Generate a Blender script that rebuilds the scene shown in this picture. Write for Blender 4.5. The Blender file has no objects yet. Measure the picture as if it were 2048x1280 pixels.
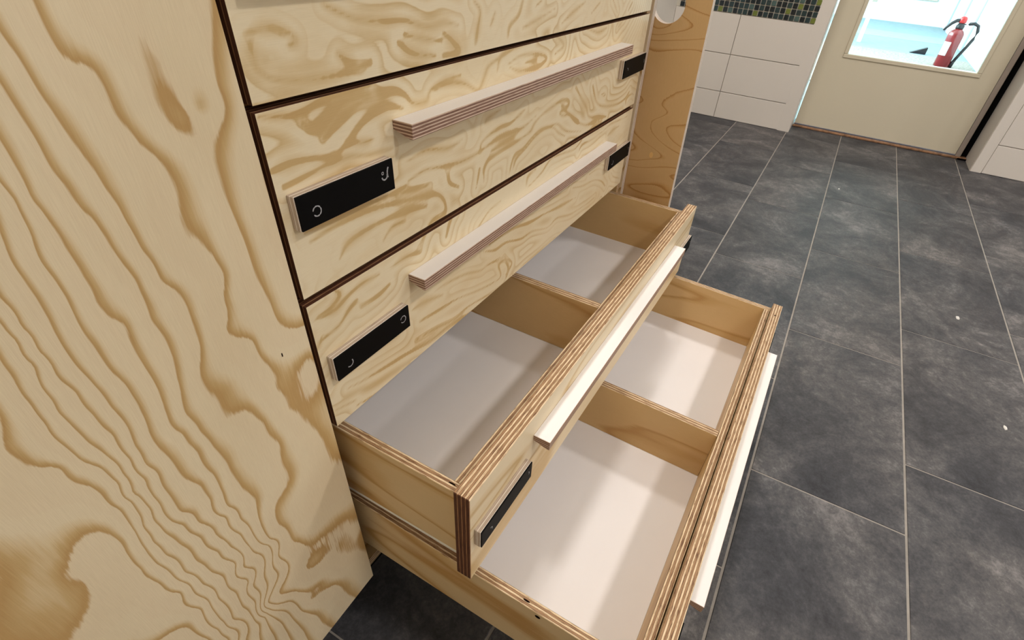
import bpy, bmesh, math, random
import numpy as np
from mathutils import Matrix, Vector

# ------------------------------------------------------------------ camera, world, lights, exposure
scn = bpy.context.scene
COL = scn.collection
scn.view_settings.view_transform = 'Standard'
scn.view_settings.look = 'None'
scn.view_settings.gamma = 1.0
scn.view_settings.use_curve_mapping = False
scn.view_settings.exposure = -0.07

cam_d = bpy.data.cameras.new('camera')
cam = bpy.data.objects.new('camera', cam_d)
COL.objects.link(cam)
RIGHT = Vector((0.47640492, -0.87654754, 0.06857675))
DOWN = Vector((-0.53140357, -0.34920018, -0.77179627))
FWD = Vector((0.70046313, 0.33124561, -0.63216117))
cm = Matrix.Identity(4)
for i in range(3):
    cm[i][0] = RIGHT[i]; cm[i][1] = -DOWN[i]; cm[i][2] = -FWD[i]
cm.translation = Vector((-0.2395, -0.3439, 0.89))
cam.matrix_world = cm
cam_d.sensor_width = 36.0
cam_d.lens = 1024.8633 / 2048 * 36.0
cam_d.shift_x = -49.56 / 2048
cam_d.shift_y = 44.79 / 2048
cam_d.clip_start = 0.02
cam_d.clip_end = 100
scn.camera = cam

world = bpy.data.worlds.new('world')
scn.world = world
world.use_nodes = True
wb = world.node_tree.nodes['Background']
wb.inputs[0].default_value = (0.62, 0.82, 1.0, 1)
wb.inputs[1].default_value = 1.0

def area(name, loc, size, size_y, power, color, rot=(0, 0, 0), spread=180):
    d = bpy.data.lights.new(name, 'AREA')
    d.shape = 'RECTANGLE'; d.size = size; d.size_y = size_y
    d.energy = power; d.color = color
    d.spread = math.radians(spread)
    o = bpy.data.objects.new(name, d)
    COL.objects.link(o)
    o.location = loc; o.rotation_euler = rot
    return o

CEIL = 2.65
WARM = (1.0, 0.953, 0.926)
# ceiling fixtures of the room, one regular grid: (x, y, length along x, width, watts)
LAMP_W = 18.0
LAMPS = [(lx, ly, 0.32, 0.30, LAMP_W * (0.78 if ly > 0 else 1.08)) for ly in (0.17, -1.75, -3.70, -5.65) for lx in (0.20, 2.0)]
for (lx, ly, sx, sy, p) in LAMPS:
    area('ceiling_lamp_light', (lx, ly, CEIL - 0.052), sx - 0.04, sy - 0.04, p, WARM)
# daylight entering the corridor behind the glazed door through its side windows
DAY = (0.72, 0.94, 1.0)
area('corridor_daylight', (7.2, 1.95, 1.45), 5.2, 1.9, 720, DAY, (math.radians(-90), 0, 0))

# ------------------------------------------------------------------ node helpers and materials
def new_mat(name):
    m = bpy.data.materials.new(name)
    m.use_nodes = True
    nt = m.node_tree
    return m, nt, nt.nodes, nt.links, nt.nodes['Principled BSDF']

def lin(c):
    def f(v):
        v /= 255.0
        return v / 12.92 if v <= 0.04045 else ((v + 0.055) / 1.055) ** 2.4
    return (f(c[0]), f(c[1]), f(c[2]), 1.0)

def math_node(N, L, op, a, b=None):
    n = N.new('ShaderNodeMath'); n.operation = op
    for i, v in enumerate((a, b)):
        if v is None: continue
        if isinstance(v, (int, float)): n.inputs[i].default_value = v
        else: L.new(v, n.inputs[i])
    return n.outputs[0]

def ramp(N, L, fac, stops, interp='LINEAR'):
    n = N.new('ShaderNodeValToRGB')
    n.color_ramp.interpolation = interp
    el = n.color_ramp.elements
    el[0].position, el[0].color = stops[0]
    el[1].position, el[1].color = stops[-1]
    for p, c in stops[1:-1]:
        e = el.new(p); e.color = c
    L.new(fac, n.inputs[0])
    return n.outputs[0]

def noise(N, L, vec, scale, detail=2.0, rough=0.5, dist=0.0):
    n = N.new('ShaderNodeTexNoise')
    n.inputs['Scale'].default_value = scale
    n.inputs['Detail'].default_value = detail
    n.inputs['Roughness'].default_value = rough
    n.inputs['Distortion'].default_value = dist
    if vec is not None: L.new(vec, n.inputs['Vector'])
    return n.outputs['Fac']

def mapping(N, L, vec, scale=(1, 1, 1), loc=(0, 0, 0)):
    n = N.new('ShaderNodeMapping')
    n.inputs['Scale'].default_value = scale
    n.inputs['Location'].default_value = loc
    L.new(vec, n.inputs['Vector'])
    return n.outputs[0]

def mix_col(N, L, fac, a, b, mode='MIX'):
    n = N.new('ShaderNodeMix'); n.data_type = 'RGBA'; n.blend_type = mode
    for sock, v in ((n.inputs['Factor'], fac), (n.inputs['A'], a), (n.inputs['B'], b)):
        pass
    fs = n.inputs[0]; a_s = n.inputs[6]; b_s = n.inputs[7]
    for s, v in ((fs, fac), (a_s, a), (b_s, b)):
        if isinstance(v, (int, float)): s.default_value = v
        elif isinstance(v, tuple): s.default_value = v
        else: L.new(v, s)
    return n.outputs[2]

def bump(N, L, height, strength, dist):
    n = N.new('ShaderNodeBump')
    n.inputs['Strength'].default_value = strength
    n.inputs['Distance'].default_value = dist
    L.new(height, n.inputs['Height'])
    return n.outputs[0]

def pine(name, cols, traced=False, rings=7.0, stretch=(1.5, 5.0), rough=0.42, streak=0.10, soft=False):
    """Rotary-cut pine veneer: contour bands with a soft start and a ragged sharp end. UV x runs along the grain, in metres."""
    m, nt, N, L, B = new_mat(name)
    uv = N.new('ShaderNodeUVMap').outputs[0]
    if traced:
        at = N.new('ShaderNodeAttribute'); at.attribute_name = 'phase'
        ph = at.outputs['Fac']
        w = noise(N, L, mapping(N, L, uv, (14, 30, 1)), 1.0, 2.0)
        ph = math_node(N, L, 'ADD', ph, math_node(N, L, 'MULTIPLY', math_node(N, L, 'SUBTRACT', w, 0.5), 0.22))
    else:
        v = mapping(N, L, uv, (stretch[0], stretch[1], 1))
        n1 = noise(N, L, v, 1.6, 1.6, 0.45, 0.35)
        ph = math_node(N, L, 'MULTIPLY', n1, rings)
    # ragged latewood edges, short fibres along the grain
    fib = noise(N, L, mapping(N, L, uv, (22, 420, 1)), 1.0, 3.0, 0.6)
    ph = math_node(N, L, 'ADD', ph, math_node(N, L, 'MULTIPLY', math_node(N, L, 'SUBTRACT', fib, 0.5), streak * 2))
    fr = math_node(N, L, 'FRACT', ph)
    # the latewood band takes a varying share of each ring
    wn = noise(N, L, mapping(N, L, uv, (5.0, 9.0, 1), (3.7, 1.2, 0)), 1.0, 1.0)
    w = ramp(N, L, wn, [(0.30, (0.0, 0.0, 0.0, 1)), (0.68, (0.60, 0.60, 0.60, 1))] if traced else [(0.30, (0.10, 0.10, 0.10, 1)), (0.68, (0.80, 0.80, 0.80, 1))])
    fr = math_node(N, L, 'DIVIDE', math_node(N, L, 'SUBTRACT', fr, w), math_node(N, L, 'SUBTRACT', 1.0, w))
    fr = math_node(N, L, 'MAXIMUM', fr, 0.0)
    if soft: c = ramp(N, L, fr, [(0.0, cols[1]), (0.30, cols[1]), (0.58, cols[2]), (0.76, cols[3]), (1.0, cols[1])], 'EASE')
    else: c = ramp(N, L, fr, [(0.0, cols[0]), (0.06, cols[1]), (0.46, cols[1]), (0.62, cols[2]), (0.76, cols[3]), (0.88, cols[4]), (0.93, cols[4]), (1.0, cols[0])])
    big = noise(N, L, mapping(N, L, uv, (3, 7, 1)), 1.0, 2.0)
    tint = ramp(N, L, big, [(0.3, (0.93, 0.90, 0.86, 1)), (0.7, (1.03, 1.02, 1.02, 1))])
    c = mix_col(N, L, 1.0, c, tint, 'MULTIPLY')
    fine = noise(N, L, mapping(N, L, uv, (60, 1500, 1)), 1.0, 2.0)
    c = mix_col(N, L, 1.0, c, ramp(N, L, fine, [(0.25, (0.95, 0.94, 0.92, 1)), (0.75, (1.02, 1.02, 1.02, 1))]), 'MULTIPLY')
    L.new(c, B.inputs['Base Color'])
    B.inputs['Roughness'].default_value = rough
    B.inputs['Specular IOR Level'].default_value = 0.35
    L.new(bump(N, L, fine, 0.12, 0.0006), B.inputs['Normal'])
    return m

CREAM = [lin((233, 217, 185)), lin((234, 219, 187)), lin((226, 206, 167)), lin((208, 180, 130)), lin((196, 162, 109))]
PINE = pine('pine_plywood_face', CREAM, rings=8.0, stretch=(2.3, 5.2))
PINE_TRACED = pine('pine_plywood_door_face', CREAM, traced=True, streak=0.055)
PINE_STRAIGHT = pine('pine_plywood_straight_grain', CREAM, rings=6.0, stretch=(0.7, 8.0), streak=0.05, soft=True)
INNER = [lin((224, 190, 134)), lin((226, 193, 138)), lin((217, 180, 121)), lin((203, 160, 99)), lin((183, 136, 78))]
PINE_BOX = pine('pine_plywood_drawer_box', INNER, rings=4.0, stretch=(1.0, 6.5), streak=0.05, soft=True)
SIDE_LIGHTENED = [lin((230, 206, 160)), lin((231, 207, 162)), lin((222, 192, 138)), lin((202, 160, 98)), lin((184, 138, 78))]  # cream veneer for the near walls, lightened in colour to replace light missing there
PINE_SIDE_LIGHTENED = pine('pine_plywood_drawer_side_lightened', SIDE_LIGHTENED, rings=5.0, stretch=(0.9, 5.5), streak=0.06, soft=True)
AMB = [lin((212, 178, 128)), lin((213, 179, 130)), lin((210, 174, 123)), lin((204, 165, 110)), lin((184, 140, 84))]
AMBER = pine('amber_plywood_face', AMB, rings=13.0, stretch=(5.0, 2.0), streak=0.05, rough=0.35)

def pine_bands(name, cols):
    """Same veneer, with the latewood bands read from the mesh attribute 'late' (1 in a band's middle, 0 at its rim)."""
    m, nt, N, L, B = new_mat(name)
    uv = N.new('ShaderNodeUVMap').outputs[0]
    at = N.new('ShaderNodeAttribute'); at.attribute_name = 'late'
    fib = noise(N, L, mapping(N, L, uv, (30, 380, 1)), 1.0, 3.0, 0.6)
    med = noise(N, L, mapping(N, L, uv, (18, 50, 1)), 1.0, 2.0)
    mid34 = tuple(0.6 * p + 0.4 * q for p, q in zip(cols[3], cols[4]))
    t = math_node(N, L, 'ADD', at.outputs['Fac'], math_node(N, L, 'MULTIPLY', math_node(N, L, 'SUBTRACT', fib, 0.5), 0.14))
    t = math_node(N, L, 'ADD', t, math_node(N, L, 'MULTIPLY', math_node(N, L, 'SUBTRACT', med, 0.5), 0.22))
    # fainter rings follow the traced bands at a regular spacing
    gp = N.new('ShaderNodeAttribute'); gp.attribute_name = 'gap'
    n1 = noise(N, L, mapping(N, L, uv, (7.0, 16.0, 1), (0.35, 0.2, 0)), 1.0, 1.5, 0.45)
    g = math_node(N, L, 'ADD', math_node(N, L, 'MULTIPLY', gp.outputs['Fac'], 1 / 0.0105), math_node(N, L, 'MULTIPLY', n1, 1.6))
    g = math_node(N, L, 'ADD', g, math_node(N, L, 'MULTIPLY', fib, 0.10))
    fr = math_node(N, L, 'FRACT', g)
    flow = ramp(N, L, fr, [(0.0, (0, 0, 0, 1)), (0.35, (0, 0, 0, 1)), (0.88, (1, 1, 1, 1)), (1.0, (0, 0, 0, 1))])
    amt = ramp(N, L, noise(N, L, mapping(N, L, uv, (4, 10, 1), (9, 4, 0)), 1.0, 1.0), [(0.35, (0.10, 0.10, 0.10, 1)), (0.65, (0.75, 0.75, 0.75, 1))])
    t = math_node(N, L, 'ADD', math_node(N, L, 'MULTIPLY', t, 0.72), math_node(N, L, 'MULTIPLY', flow, amt))
    c = ramp(N, L, t, [(0.05, cols[1]), (0.40, cols[2]), (0.80, cols[3]), (1.0, mid34)])
    soft = noise(N, L, mapping(N, L, uv, (5, 14, 1), (2.1, 0.4, 0)), 1.0, 3.0, 0.55)
    c = mix_col(N, L, 1.0, c, ramp(N, L, soft, [(0.35, (1.02, 1.02, 1.03, 1)), (0.52, (1, 1, 1, 1)), (0.68, (0.95, 0.905, 0.83, 1))]), 'MULTIPLY')
    fine = noise(N, L, mapping(N, L, uv, (60, 1500, 1)), 1.0, 2.0)
    c = mix_col(N, L, 1.0, c, ramp(N, L, fine, [(0.25, (0.96, 0.95, 0.93, 1)), (0.75, (1.02, 1.02, 1.02, 1))]), 'MULTIPLY')
    L.new(c, B.inputs['Base Color'])
    B.inputs['Roughness'].default_value = 0.42
    B.inputs['Specular IOR Level'].default_value = 0.35
    L.new(bump(N, L, fine, 0.12, 0.0006), B.inputs['Normal'])
    return m
PINE_BANDS = pine_bands('pine_plywood_drawer_front', CREAM)

def ply_edge(name, period, light, mid, dark, contrast=1.0, share=0.36):
    """Cut edge of plywood: UV x runs across the thickness in metres, UV y along the edge."""
    m, nt, N, L, B = new_mat(name)
    uv = N.new('ShaderNodeUVMap').outputs[0]
    sep = N.new('ShaderNodeSeparateXYZ'); L.new(uv, sep.inputs[0])
    wob = noise(N, L, mapping(N, L, uv, (60, 14, 1)), 1.0, 2.0)
    s = math_node(N, L, 'MULTIPLY', sep.outputs[0], 1.0 / period)
    s = math_node(N, L, 'ADD', s, math_node(N, L, 'MULTIPLY', math_node(N, L, 'SUBTRACT', wob, 0.5), 0.12))
    fr = math_node(N, L, 'FRACT', s)
    c = ramp(N, L, fr, [(0.0, light), (share, light), (share + 0.07, dark), (share + 0.15, mid), (0.90, mid), (0.96, dark), (1.0, light)])
    g = noise(N, L, mapping(N, L, uv, (900, 45, 1)), 1.0, 4.0, 0.7)
    blot = ramp(N, L, g, [(0.37, (0.28, 0.19, 0.13, 1)), (0.44, (0.78, 0.70, 0.62, 1)), (0.52, (1, 1, 1, 1)), (0.8, (1.06, 1.05, 1.03, 1))])
    c = mix_col(N, L, contrast, c, mix_col(N, L, 1.0, c, blot, 'MULTIPLY'))
    L.new(c, B.inputs['Base Color'])
    B.inputs['Roughness'].default_value = 0.6
    L.new(bump(N, L, g, 0.3, 0.0004), B.inputs['Normal'])
    return m

EDGE = ply_edge('plywood_edge', 0.0051, lin((234, 210, 172)), lin((168, 130, 92)), lin((72, 42, 26)))
EDGE_BURNT = ply_edge('laser_cut_plywood_edge', 0.0050, lin((170, 124, 86)), lin((96, 58, 38)), lin((48, 26, 17)), 0.8, 0.22)
EDGE_FINE = ply_edge('birch_ply_handle_edge', 0.0031, lin((214, 190, 170)), lin((138, 104, 88)), lin((104, 66, 50)), 0.5)
EDGE_PALE = ply_edge('label_plate_edge', 0.0042, lin((236, 226, 214)), lin((206, 188, 170)), lin((150, 124, 108)), 0.4)

def plain(name, col, rough=0.5, spec=0.5, metal=0.0, nscale=None, namt=0.06, bumpd=0.0, coat=0.0):
    m, nt, N, L, B = new_mat(name)
    tc = N.new('ShaderNodeTexCoord').outputs['Object']
    n = noise(N, L, tc, nscale or 9.0, 4.0, 0.55)
    a = tuple(min(1, c * (1 - namt)) for c in col[:3]) + (1,)
    b = tuple(min(1, c * (1 + namt)) for c in col[:3]) + (1,)
    L.new(ramp(N, L, n, [(0.3, a), (0.7, b)]), B.inputs['Base Color'])
    B.inputs['Roughness'].default_value = rough
    B.inputs['Specular IOR Level'].default_value = spec
    B.inputs['Metallic'].default_value = metal
    B.inputs['Coat Weight'].default_value = coat
    if bumpd:
        L.new(bump(N, L, n, 0.4, bumpd), B.inputs['Normal'])
    return m

MELAMINE = plain('white_melamine', lin((246, 242, 240)), 0.38, 0.4, namt=0.012)
BLACK_FACE = plain('black_label_laminate', lin((4, 4, 5)), 0.6, 0.12, namt=0.2, nscale=60)
SCRATCH = plain('pale_scratch', lin((165, 165, 168)), 0.8)
DARK = plain('dark_hole', lin((30, 14, 10)), 0.9, 0.1)
RUNNER = plain('pale_steel_runner', lin((238, 238, 232)), 0.4, 0.5, 0.0)
WALL = plain('white_wall_paint', lin((226, 220, 210)), 0.75, 0.3, namt=0.015, nscale=4)
TILE_W = plain('white_wall_tile', lin((226, 219, 210)), 0.28, 0.5, namt=0.015, nscale=3)
GROUT_W = plain('wall_tile_grout', lin((168, 162, 152)), 0.9, 0.2)
GROUT_M = plain('mosaic_grout', lin((214, 208, 194)), 0.9, 0.2)
GROUT_F = plain('floor_grout', lin((158, 152, 144)), 0.9, 0.2, namt=0.12, nscale=30)
CEILM = plain('ceiling_paint', lin((232, 229, 222)), 0.9, 0.2)
DOORP = plain('cream_door_paint', lin((218, 209, 186)), 0.35, 0.45, namt=0.012, nscale=2)
GREYM = plain('grey_steel_frame', lin((172, 160, 150)), 0.45, 0.5, 0.2)
RUBBER = plain('black_rubber', lin((8, 8, 9)), 0.85, 0.1)
SILL = plain('worn_wood_threshold', lin((158, 118, 88)), 0.5, 0.4, nscale=40, namt=0.45)
STEEL = plain('threshold_steel', lin((170, 172, 190)), 0.3, 0.5, 0.8)

def slate(name):
    m, nt, N, L, B = new_mat(name)
    tc = N.new('ShaderNodeTexCoord').outputs['Object']
    oi = N.new('ShaderNodeObjectInfo')
    off = N.new('ShaderNodeVectorMath'); off.operation = 'MULTIPLY_ADD'
    L.new(oi.outputs['Random'], off.inputs[0]); off.inputs[1].default_value = (31, 17, 9); L.new(tc, off.inputs[2])
    v = off.outputs[0]
    n1 = noise(N, L, v, 4.2, 9.0, 0.70, 0.6)
    n2 = noise(N, L, v, 34.0, 9.0, 0.78, 0.3)
    n3 = noise(N, L, v, 2.1, 3.0, 0.5)
    n4 = noise(N, L, v, 160.0, 3.0, 0.7)
    s = math_node(N, L, 'ADD', math_node(N, L, 'MULTIPLY', n1, 0.60), math_node(N, L, 'MULTIPLY', n2, 0.40))
    s = math_node(N, L, 'ADD', s, math_node(N, L, 'MULTIPLY', math_node(N, L, 'SUBTRACT', n4, 0.5), 0.16))
    c = ramp(N, L, s, [(0.36, lin((54, 54, 57))), (0.46, lin((74, 74, 77))), (0.54, lin((95, 94, 95))), (0.61, lin((122, 120, 120))), (0.70, lin((152, 150, 149)))])
    c = mix_col(N, L, 1.0, c, ramp(N, L, n3, [(0.35, (0.80, 0.81, 0.84, 1)), (0.65, (1.12, 1.07, 1.03, 1))]), 'MULTIPLY')
    sp = noise(N, L, v, 9.0, 1.0)
    L.new(c, B.inputs['Base Color'])
    L.new(ramp(N, L, n2, [(0.3, (0.50, 0.50, 0.50, 1)), (0.7, (0.72, 0.72, 0.72, 1))]), B.inputs['Roughness'])
    B.inputs['Specular IOR Level'].default_value = 0.3
    L.new(bump(N, L, s, 0.35, 0.0015), B.inputs['Normal'])
    return m
SLATE = slate('slate_floor_tile')

def glass_mat():
    m, nt, N, L, B = new_mat('clear_pane')
    N.remove(B)
    out = N['Material Output']
    tr = N.new('ShaderNodeBsdfTransparent'); tr.inputs[0].default_value = (0.93, 0.98, 0.97, 1)
    gl = N.new('ShaderNodeBsdfGlossy'); gl.inputs['Roughness'].default_value = 0.02
    fz = N.new('ShaderNodeFresnel'); fz.inputs[0].default_value = 1.45
    mx = N.new('ShaderNodeMixShader')
    L.new(fz.outputs[0], mx.inputs[0]); L.new(tr.outputs[0], mx.inputs[1]); L.new(gl.outputs[0], mx.inputs[2])
    L.new(mx.outputs[0], out.inputs[0])
    return m
GLASS = glass_mat()

def emit(name, col, s):
    m, nt, N, L, B = new_mat(name)
    B.inputs['Emission Color'].default_value = col
    B.inputs['Emission Strength'].default_value = s
    return m
DIFFUSER = emit('lit_lamp_diffuser', (1.0, 0.92, 0.8, 1), 6.0)

# ------------------------------------------------------------------ geometry helpers
def obj(name, me, mats, parent=None, loc=None, rot=None):
    if isinstance(me, bmesh.types.BMesh):
        bm = me
        me = bpy.data.meshes.new(name)
        bm.to_mesh(me); bm.free()
    if me.materials.__len__() == 0:
        for m in (mats if isinstance(mats, (list, tuple)) else [mats]):
            me.materials.append(m)
    o = bpy.data.objects.new(name, me)
    COL.objects.link(o)
    if parent is not None: o.parent = parent
    if loc is not None: o.location = loc
    if rot is not None: o.rotation_euler = rot
    return o

def empty(name, loc=(0, 0, 0), parent=None, rot=None):
    o = bpy.data.objects.new(name, None)
    COL.objects.link(o)
    o.empty_display_size = 0.05
    o.location = loc
    if rot is not None: o.rotation_euler = rot
    if parent is not None: o.parent = parent
    return o

def tag(o, label, cat, group=None):
    o['label'] = label; o['category'] = cat
    if group: o['group'] = group
    return o

def structure(o, label=None, cat=None):
    o['kind'] = 'structure'
    if label: o['label'] = label
    if cat: o['category'] = cat
    return o

def add_box(bm, lo, hi, mat=0, bevel=0.0, segs=1):
    x0, y0, z0 = lo; x1, y1, z1 = hi
    vs = [bm.verts.new(p) for p in ((x0, y0, z0), (x1, y0, z0), (x1, y1, z0), (x0, y1, z0), (x0, y0, z1), (x1, y0, z1), (x1, y1, z1), (x0, y1, z1))]
    fs = [bm.faces.new([vs[i] for i in f]) for f in ((0, 3, 2, 1), (4, 5, 6, 7), (0, 1, 5, 4), (1, 2, 6, 5), (2, 3, 7, 6), (3, 0, 4, 7))]
    for f in fs: f.material_index = mat
    if bevel > 0:
        es = list({e for f in fs for e in f.edges})
        bmesh.ops.bevel(bm, geom=es, offset=bevel, segments=segs, profile=0.5, affect='EDGES', material=mat)
    return fs

def box(name, lo, hi, mat, parent=None, bevel=0.0, loc=None, segs=1):
    bm = bmesh.new(); add_box(bm, lo, hi, 0, bevel, segs)
    return obj(name, bm, mat, parent, loc)

def ply_uv(bm, thin, grain, off=(0.0, 0.0), lo=0.0, edge_idx=1, face_idx=0, remat=True):
    """Faces square to the thin axis get the veneer (UV x along the grain); all others the cut edge (UV x across the thickness)."""
    uvl = bm.loops.layers.uv.verify()
    others = [a for a in range(3) if a != thin]
    cross = [a for a in others if a != grain][0]
    for f in bm.faces:
        n = [abs(c) for c in f.normal]
        if n[thin] > 0.72:
            if remat: f.material_index = face_idx
            for l in f.loops:
                l[uvl].uv = (l.vert.co[grain] + off[0], l.vert.co[cross] + off[1])
        else:
            if remat: f.material_index = edge_idx
            along = others[0] if n[others[0]] < n[others[1]] else others[1]
            for l in f.loops:
                l[uvl].uv = (l.vert.co[thin] - lo + 0.0006, l.vert.co[along] + off[0])

SEED = [0]
def ply(name, lo, hi, thin, grain, parent=None, face=None, edge=None, bevel=0.0007, off=None, ends=False):
    bm = bmesh.new()
    add_box(bm, lo, hi, 0, bevel)
    bm.normal_update()
    if off is None:
        SEED[0] += 1
        off = (SEED[0] * 3.17, SEED[0] * 1.91)
    ply_uv(bm, thin, grain, off, lo[thin])
    if ends:
        for f in bm.faces:
            if abs(f.normal.x) > 0.7: f.material_index = 2
    return obj(name, bm, [face or PINE, edge or EDGE] + ([EDGE_BURNT] if ends else []), parent)

def add_tube(bm, pts, r, n=10, mat=0, cap=True):
    pts = [Vector(p) for p in pts]
    rings = []
    up = Vector((0, 0, 1))
    for i, p in enumerate(pts):
        d = (pts[min(i + 1, len(pts) - 1)] - pts[max(i - 1, 0)]).normalized()
        a = d.cross(up)
        if a.length < 1e-4: a = d.cross(Vector((1, 0, 0)))
        a.normalize(); b = d.cross(a).normalized()
        rr = r[i] if isinstance(r, (list, tuple)) else r
        rings.append([bm.verts.new(p + (a * math.cos(t) + b * math.sin(t)) * rr) for t in [2 * math.pi * k / n for k in range(n)]])
    for A, Bq in zip(rings, rings[1:]):
        for k in range(n):
            f = bm.faces.new((A[k], A[(k + 1) % n], Bq[(k + 1) % n], Bq[k])); f.smooth = True; f.material_index = mat
    if cap:
        for rg in (rings[0], rings[-1][::-1]):
            f = bm.faces.new(rg); f.material_index = mat
    bmesh.ops.recalc_face_normals(bm, faces=bm.faces)

def add_lathe(bm, prof, n=32, center=(0, 0), mat=0):
    rings = []
    for r, z in prof:
        if r < 1e-6: rings.append([bm.verts.new((center[0], center[1], z))])
        else: rings.append([bm.verts.new((center[0] + r * math.cos(2 * math.pi * k / n), center[1] + r * math.sin(2 * math.pi * k / n), z)) for k in range(n)])
    for A, Bq in zip(rings, rings[1:]):
        for k in range(n):
            k2 = (k + 1) % n
            if len(A) == 1 and len(Bq) == 1: continue
            if len(A) == 1: f = bm.faces.new((A[0], Bq[k2], Bq[k]))
            elif len(Bq) == 1: f = bm.faces.new((A[k], A[k2], Bq[0]))
            else: f = bm.faces.new((A[k], A[k2], Bq[k2], Bq[k]))
            f.smooth = True; f.material_index = mat
    bmesh.ops.recalc_face_normals(bm, faces=bm.faces)

# ------------------------------------------------------------------ the room shell
rng = random.Random(7)
ROT = -0.0074
PY, PX = 0.3064, 0.600
XMIN, XMAX, YMIN, YMAX = -1.0, 3.395, -6.9, 0.65
floor = structure(box('floor', (XMIN - 0.1, YMIN - 0.1, -0.05), (3.60, YMAX + 0.1, -0.0012), GROUT_F), 'dark slate-grey tiled floor with thin pale grout lines', 'floor')
GX, GY = 0.0030, 0.0046
full_tile = None
OFFS = {-1: 0.53, 0: 0.365, 1: 0.026, 2: 0.231, 3: 0.408}
for i in range(-3, 23):
    ya = -0.1675 - PY * i; yb = ya - PY
    y0, y1 = max(yb, YMIN - 0.03), min(ya, YMAX + 0.03)
    if y1 - y0 < 0.02: continue
    off = OFFS.get(i, rng.uniform(0, 0.6))
    k0 = math.floor((XMIN - off) / PX)
    for k in range(k0, k0 + 11):
        x0, x1 = max(off + k * PX, XMIN - 0.02), min(off + (k + 1) * PX, 3.575)
        if x1 - x0 < 0.02: continue
        w, h = x1 - x0 - GX, y1 - y0 - GY
        cx, cy = (x0 + x1) / 2, (y0 + y1) / 2
        full = abs(w - (PX - GX)) < 1e-6 and abs(h - (PY - GY)) < 1e-6
        if full and full_tile is not None:
            t = obj('floor_tile', full_tile, SLATE, floor)
        else:
            t = box('floor_tile', (-w / 2, -h / 2, -0.009), (w / 2, h / 2, 0.0), SLATE, floor, 0.0010)
            if full: full_tile = t.data
        c, s = math.cos(ROT), math.sin(ROT)
        t.location = (cx * c - cy * s, cx * s + cy * c, 0)
        t.rotation_euler = (0, 0, ROT + (math.pi if rng.random() < 0.5 else 0))

XW, XR = 3.395, 3.365        # tiled faces left and right of the door
DY0, DY1 = -1.169, -0.200    # door recess
XD = 3.57                    # door face
bm = bmesh.new()
add_box(bm, (XW + 0.008, DY1, 0), (3.80, YMAX + 0.1, CEIL))
add_box(bm, (XR + 0.008, YMIN - 0.1, 0), (3.80, DY0, CEIL))
add_box(bm, (XW + 0.008, DY0, 2.12), (3.80, DY1, CEIL))
wall_far = structure(obj('wall_far', bm, GROUT_W), 'white tiled wall with a dark green mosaic band beside the glazed door', 'wall')
TG = 0.0032
def wtile(y0, y1, z0, z1, x):
    box('wall_tile', (x, y0 + TG / 2, z0 + TG / 2), (x + 0.012, y1 - TG / 2, z1 - TG / 2), TILE_W, wall_far, 0.0016)
rows = [(0.0, 0.1515), (0.1515, 0.357), (0.357, 0.5625)]
MZ = 0.0284
MTOP = 0.5625 + 10 * MZ
zz = MTOP
while zz < CEIL - 0.02:
    rows.append((zz, min(zz + 0.2055, CEIL))); zz += 0.2055
YJ = 0.262
for z0, z1 in rows:
    wtile(-0.139, YJ, z0, z1, XW); wtile(YJ, YMAX, z0, z1, XW)
    ys = [DY0 - 0.049 - 0.4 * k for k in range(16)]
    for a, b in zip(ys, ys[1:]):
        if a > YMIN: wtile(max(b, YMIN), a, z0, z1, XR)
# plain trims finishing the tiling at the door recess
box('tile_trim', (XW - 0.0003, DY1 - 0.002, 0.0), (XW + 0.014, -0.1350, CEIL), TILE_W, wall_far, 0.0003)
box('tile_trim', (XR, DY0 - 0.049, 0.0), (XR + 0.014, DY0 + 0.002, CEIL), TILE_W, wall_far, 0.0012)
box('reveal_lining', (XW + 0.006, DY1 - 0.004, 0.0), (XD + 0.06, DY1 + 0.002, 2.12), TILE_W, wall_far, 0.0005)
box('reveal_lining', (XR + 0.006, DY0 - 0.002, 0.0), (XD + 0.03, DY0 + 0.004, 2.12), TILE_W, wall_far, 0.0005)
# mosaic band, one object per little tile
MOS = [plain('mosaic_near_black', lin((22, 36, 44)), 0.18, 0.6, namt=0.1), plain('mosaic_dark_teal', lin((40, 62, 66)), 0.18, 0.6, namt=0.1),
       plain('mosaic_grey_green', lin((74, 98, 96)), 0.18, 0.6, namt=0.1), plain('mosaic_olive', lin((112, 124, 60)), 0.18, 0.6, namt=0.1), plain('mosaic_deep_green', lin((44, 66, 50)), 0.18, 0.6, namt=0.1)]
box('mosaic_grout', (XW + 0.004, -0.139, 0.5625), (XW + 0.012, YMAX, MTOP), GROUT_M, wall_far)
mos_me = []
for mt in MOS:
    bm = bmesh.new(); add_box(bm, (-0.003, -0.0120, -0.0120), (0.005, 0.0120, 0.0120), 0, 0.0014)
    me = bpy.data.meshes.new('mosaic_tile'); bm.to_mesh(me); bm.free(); me.materials.append(mt); mos_me.append(me)
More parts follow.
